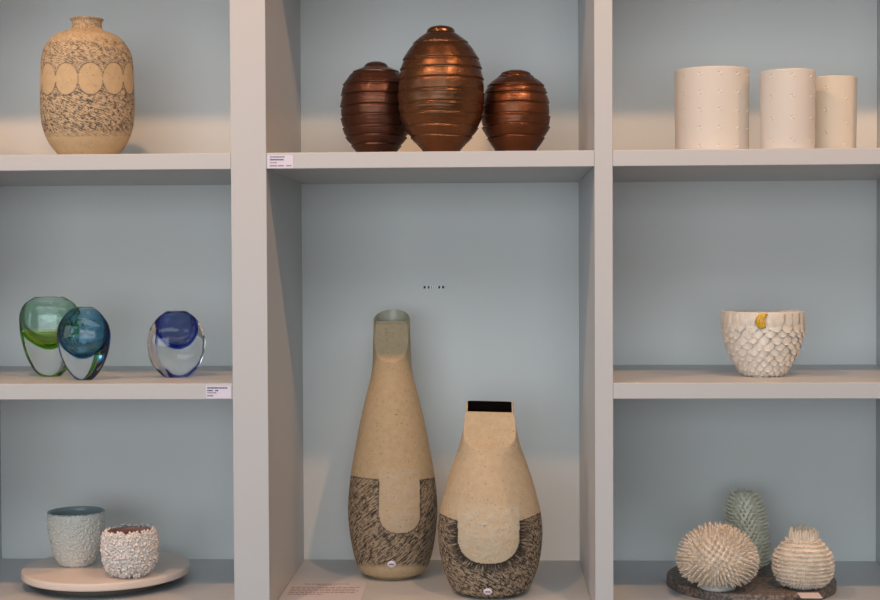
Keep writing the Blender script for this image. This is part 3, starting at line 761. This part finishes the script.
for k in range(nrow):
    zr = z0 + (H - z0) * (k + .35) / (nrow + .4); r = interp(P, zr)
    n_ = int(2 * PI * r / (1.9 * sr)); ns = n_ * 2
    wob = [noise.noise(Vector((math.cos(2 * PI * j / ns) * 2, math.sin(2 * PI * j / ns) * 2, k * 3.3))) * 1.0 * sr for j in range(ns)]
    V = []; seq = ((-.8, -.7), (1.5, -.8), (2.0, -.3), (1.3, .3), (-.8, .3))
    for q, (o_, dz) in enumerate(seq):
        for j in range(ns):
            a = 2 * PI * j / ns; tooth = (1.1 if j % 2 else -.9) * rnd.uniform(.6, 2.0) if q in (1, 2) else 0
            rr = r + (o_ + tooth * .8) * sr; V.append((rr * math.sin(a), -rr * math.cos(a), zr + wob[j] + (dz - (tooth * .5 if q in (1, 2) else 0)) * sr))
    mb.add(V, grid_faces(len(seq), ns))
    nt_ = int(2 * PI * r / (2.3 * sr)); dr = (interp(P, zr + 1e-4) - interp(P, zr - 1e-4)) / 2e-4
    for j in range(nt_):
        a = 2 * PI * (j + rnd.uniform(-.3, .3)) / nt_
        w_z = noise.noise(Vector((math.cos(a) * 2, math.sin(a) * 2, k * 3.3))) * 1.0 * sr
        cone(mb, Vector((r * math.sin(a), -r * math.cos(a), zr + w_z - .2 * sr)), Vector((math.sin(a), -math.cos(a), -dr * .5 - .25 + rnd.uniform(-.25, .25))), rnd.uniform(3.0, 4.4) * sr, 1.0 * sr, seg=5, taper=.35)
mb.build('ridges', spine_m, pot, False)
mb = MB()
for ring_, (rad, L0, n_) in enumerate(((13.0, 12, 26), (11.8, 13.5, 20), (10.4, 11.5, 14))):
    for j in range(n_):
        th = 2 * PI * (j + rnd.uniform(-.3, .3)) / n_
        k_ = rnd.uniform(-.05, .3); d = Vector((math.sin(th) * k_ + rnd.uniform(-.1, .1), -math.cos(th) * k_, 1))
        cone(mb, Vector((rad * sr * math.sin(th), -rad * sr * math.cos(th), H - 3.0 * sr)), d, L0 * rnd.uniform(.75, 1.1) * sr, 1.5 * sr, Vector((-math.sin(th) * .15, math.cos(th) * .15, 0)), taper=.25)
mb.build('fringe', spine_m, pot, True)

# ---------------------------------------------------------------- paper things
def front_label(name, u0, u1, v0, v1, lines, label):
    a = at(u0, v1, 0); b2 = at(u1, v0, 0); w = b2.x - a.x; h = b2.z - a.z; t = .0006
    root = empty(name, ((a.x + b2.x) / 2, -t / 2, a.z)); tag(root, label, 'label')
    b = MB(); b.box(-w / 2, w / 2, -t / 2, t / 2 + .0003, 0, h); b.build('card', card, root)
    for (lu0, lu1, lv, th_, m_) in lines:
        b = MB(); x = lu0; rnd = random.Random(int(lv * 10))
        while x < lu1:
            x2 = min(lu1, x + rnd.uniform(.7, 1.6)); b.box((x - u0) * U - w / 2, (x2 - u0) * U - w / 2, -t / 2 - .00025, -t / 2, h - (lv - v0 + th_) * U, h - (lv - v0) * U); x = x2 + rnd.uniform(.15, .35)
        b.build('printed_line', m_, root)
    return root
front_label('price_label', 267.6, 293.4, 155.3, 168.4, [(270, 285, 156.2, 1.2, ink_blue), (270, 284, 159, 1.3, ink), (270, 277, 162.1, 1, ink_grey), (270, 277.5, 165, 1.3, ink_grey), (278.5, 284, 165, 1.3, ink_grey), (286.5, 292, 165, 1.2, ink_grey)],
            'white printed price label on the shelf edge below the bronze vessels')
front_label('price_label', 206.2, 231.0, 385.9, 398.5, [(207.5, 228, 387, 1.6, ink_blue), (207.5, 213, 389.9, 1.2, ink), (215.5, 218.5, 389.9, 1.2, ink), (207.5, 216.5, 392.3, 1, ink_grey), (207.5, 213.5, 395, 1.3, ink_grey)],
            'white printed price label on the shelf edge below the glass vases')
def flat_sheet(name, corners, z, th_, m_, label, cat, parent=None):
    P4 = [on(u, v, z) for u, v in corners]; c_ = sum(P4, Vector()) / 4; V = [p - c_ for p in P4]; V = [Vector((p.x, p.y, 0)) for p in V] + [Vector((p.x, p.y, th_)) for p in V]
    o = mesh_obj(name, V, [(3, 2, 1, 0), (4, 5, 6, 7), (0, 1, 5, 4), (1, 2, 6, 5), (2, 3, 7, 6), (3, 0, 4, 7)], m_, parent, False, (c_.x, c_.y, z))
    if label: tag(o, label, cat)
    return o, c_
zp = zb + .0001
A = on(290, 582, zp); B = on(367.2, 582, zp)
xdir = (B - A).normalized(); w = (B - A).length; ydir = Vector((-xdir.y, xdir.x, 0)) * -1; hgt = min(.118, A.y - .006)
C4 = [A, B, B + ydir * hgt, A + ydir * hgt]; cc = sum(C4, Vector()) / 4
sheet = tag(empty('information_sheet', (cc.x, cc.y, zp)), 'pinkish printed paper sheet lying on the shelf left of the tall vase', 'paper')
V = [p - cc for p in C4]; V = [Vector((p.x, p.y, 0)) for p in V] + [Vector((p.x, p.y, .0005)) for p in V]
mesh_obj('paper', V, [(0, 1, 2, 3), (7, 6, 5, 4), (4, 5, 1, 0), (5, 6, 2, 1), (6, 7, 3, 2), (7, 4, 0, 3)], papr, sheet, False)
a0 = A - cc; rnd = random.Random(2)
for (d0, x0, x1, t_) in ((.014, .2, .78, .003), (.021, .38, .6, .002), (.034, .06, .93, .0028), (.044, .06, .88, .0028), (.054, .06, .93, .0028), (.064, .06, .9, .0028), (.074, .06, .5, .0028)):
    if d0 > hgt - .01: break
    b = MB(); x = x0 * w
    while x < x1 * w:
        x2 = min(x1 * w, x + rnd.uniform(.003, .009))
        q = [a0 + xdir * x + ydir * d0, a0 + xdir * x2 + ydir * d0, a0 + xdir * x2 + ydir * (d0 + t_), a0 + xdir * x + ydir * (d0 + t_)]
        b.add([(p.x, p.y, .0005) for p in q] + [(p.x, p.y, .0007) for p in q], [(3, 2, 1, 0), (4, 5, 6, 7), (0, 1, 5, 4), (1, 2, 6, 5), (2, 3, 7, 6), (3, 0, 4, 7)])
        x = x2 + rnd.uniform(.001, .0018)
    b.build('printed_line', ink_br, sheet)
flat_sheet('paper_slip', [(797, 593.2), (818.5, 593.2), (822.5, 598.3), (801, 598.3)], zs2, .0008, pinkcard, 'small pink paper slip lying on the stone board edge', 'paper')

# tiny strip on the back panel
p0 = at(423.6, 287.2, D); sB = sc(D)
ms = tag(empty('mounting_strip', (p0.x, D * U, p0.z)), 'tiny black and white plastic strip fixed to the grey back panel above the tall vase', 'strip')
def sb(name, m_, x0, x1, z0, z1, t):
    b = MB(); b.box(x0 * sB, x1 * sB, -t, 0, z0 * sB, z1 * sB); return b.build(name, m_, ms, bevel=.0002)
sb('backing', black_p, 0, 20.6, -1.3, 1.2, .0012)
for x0, x1, h in ((2.3, 4.2, 1.7), (16.8, 18.4, 1.7)): sb('end_clip', white_p, x0, x1, -1.6, h, .002)
for x0, x1 in ((6.0, 7.7), (8.2, 10.1), (10.5, 12.3), (12.8, 14.7)): sb('white_segment', white_p, x0, x1, -1.4, 1.4, .002)

# ---------------------------------------------------------------- light
def light(name, kind, loc, energy, color, target=None, **kw):
    d = bpy.data.lights.new(name, kind); d.energy = energy; d.color = color
    for k, v in kw.items(): setattr(d, k, v)
    o = bpy.data.objects.new(name, d); col.objects.link(o); o.location = loc
    if target is not None: o.rotation_euler = (Vector(target) - Vector(loc)).to_track_quat('-Z', 'Y').to_euler()
    return o
warm = (1, .55, .27)
LZ = zz(833); LY = -574 * U
for x, e in ((-1.55, 23), (-.56, 23), (.43, 23), (1.45, 23)):
    light('ceiling_spot', 'SPOT', (x, LY, LZ), e, warm, (x * .9, .1, 1.25), spot_size=math.radians(110), spot_blend=.6, shadow_soft_size=.022)
light('window_daylight', 'AREA', (-.7, RY0 + .02, 1.6), 36, (.86, .945, 1), (-.7, 0, 1.6), shape='RECTANGLE', size=3.3, size_y=1.45)
light('side_daylight', 'AREA', (-RX + .03, -1.9, 1.75), 8, (.76, .89, 1), (0, -1.9, 1.75), shape='RECTANGLE', size=2.0, size_y=1.3)
light('added_ceiling_fill', 'AREA', (.1, -2.1, RH - .02), 26, (.86, .945, 1), (.1, -2.1, 0), shape='RECTANGLE', size=3.2, size_y=1.3)  # added cool overhead fill, no real opening; lifts upper bays over lower ones
w_ = bpy.data.worlds.new('world'); bpy.context.scene.world = w_; w_.use_nodes = True
w_.node_tree.nodes['Background'].inputs[0].default_value = (.75, .87, 1, 1); w_.node_tree.nodes['Background'].inputs[1].default_value = 1.0
cy = bpy.context.scene.cycles; cy.max_bounces = 28; cy.transmission_bounces = 24; cy.glossy_bounces = 12; cy.transparent_max_bounces = 24
vs = bpy.context.scene.view_settings; vs.view_transform = 'Standard'; vs.look = 'None'; vs.gamma = 1; vs.exposure = .08
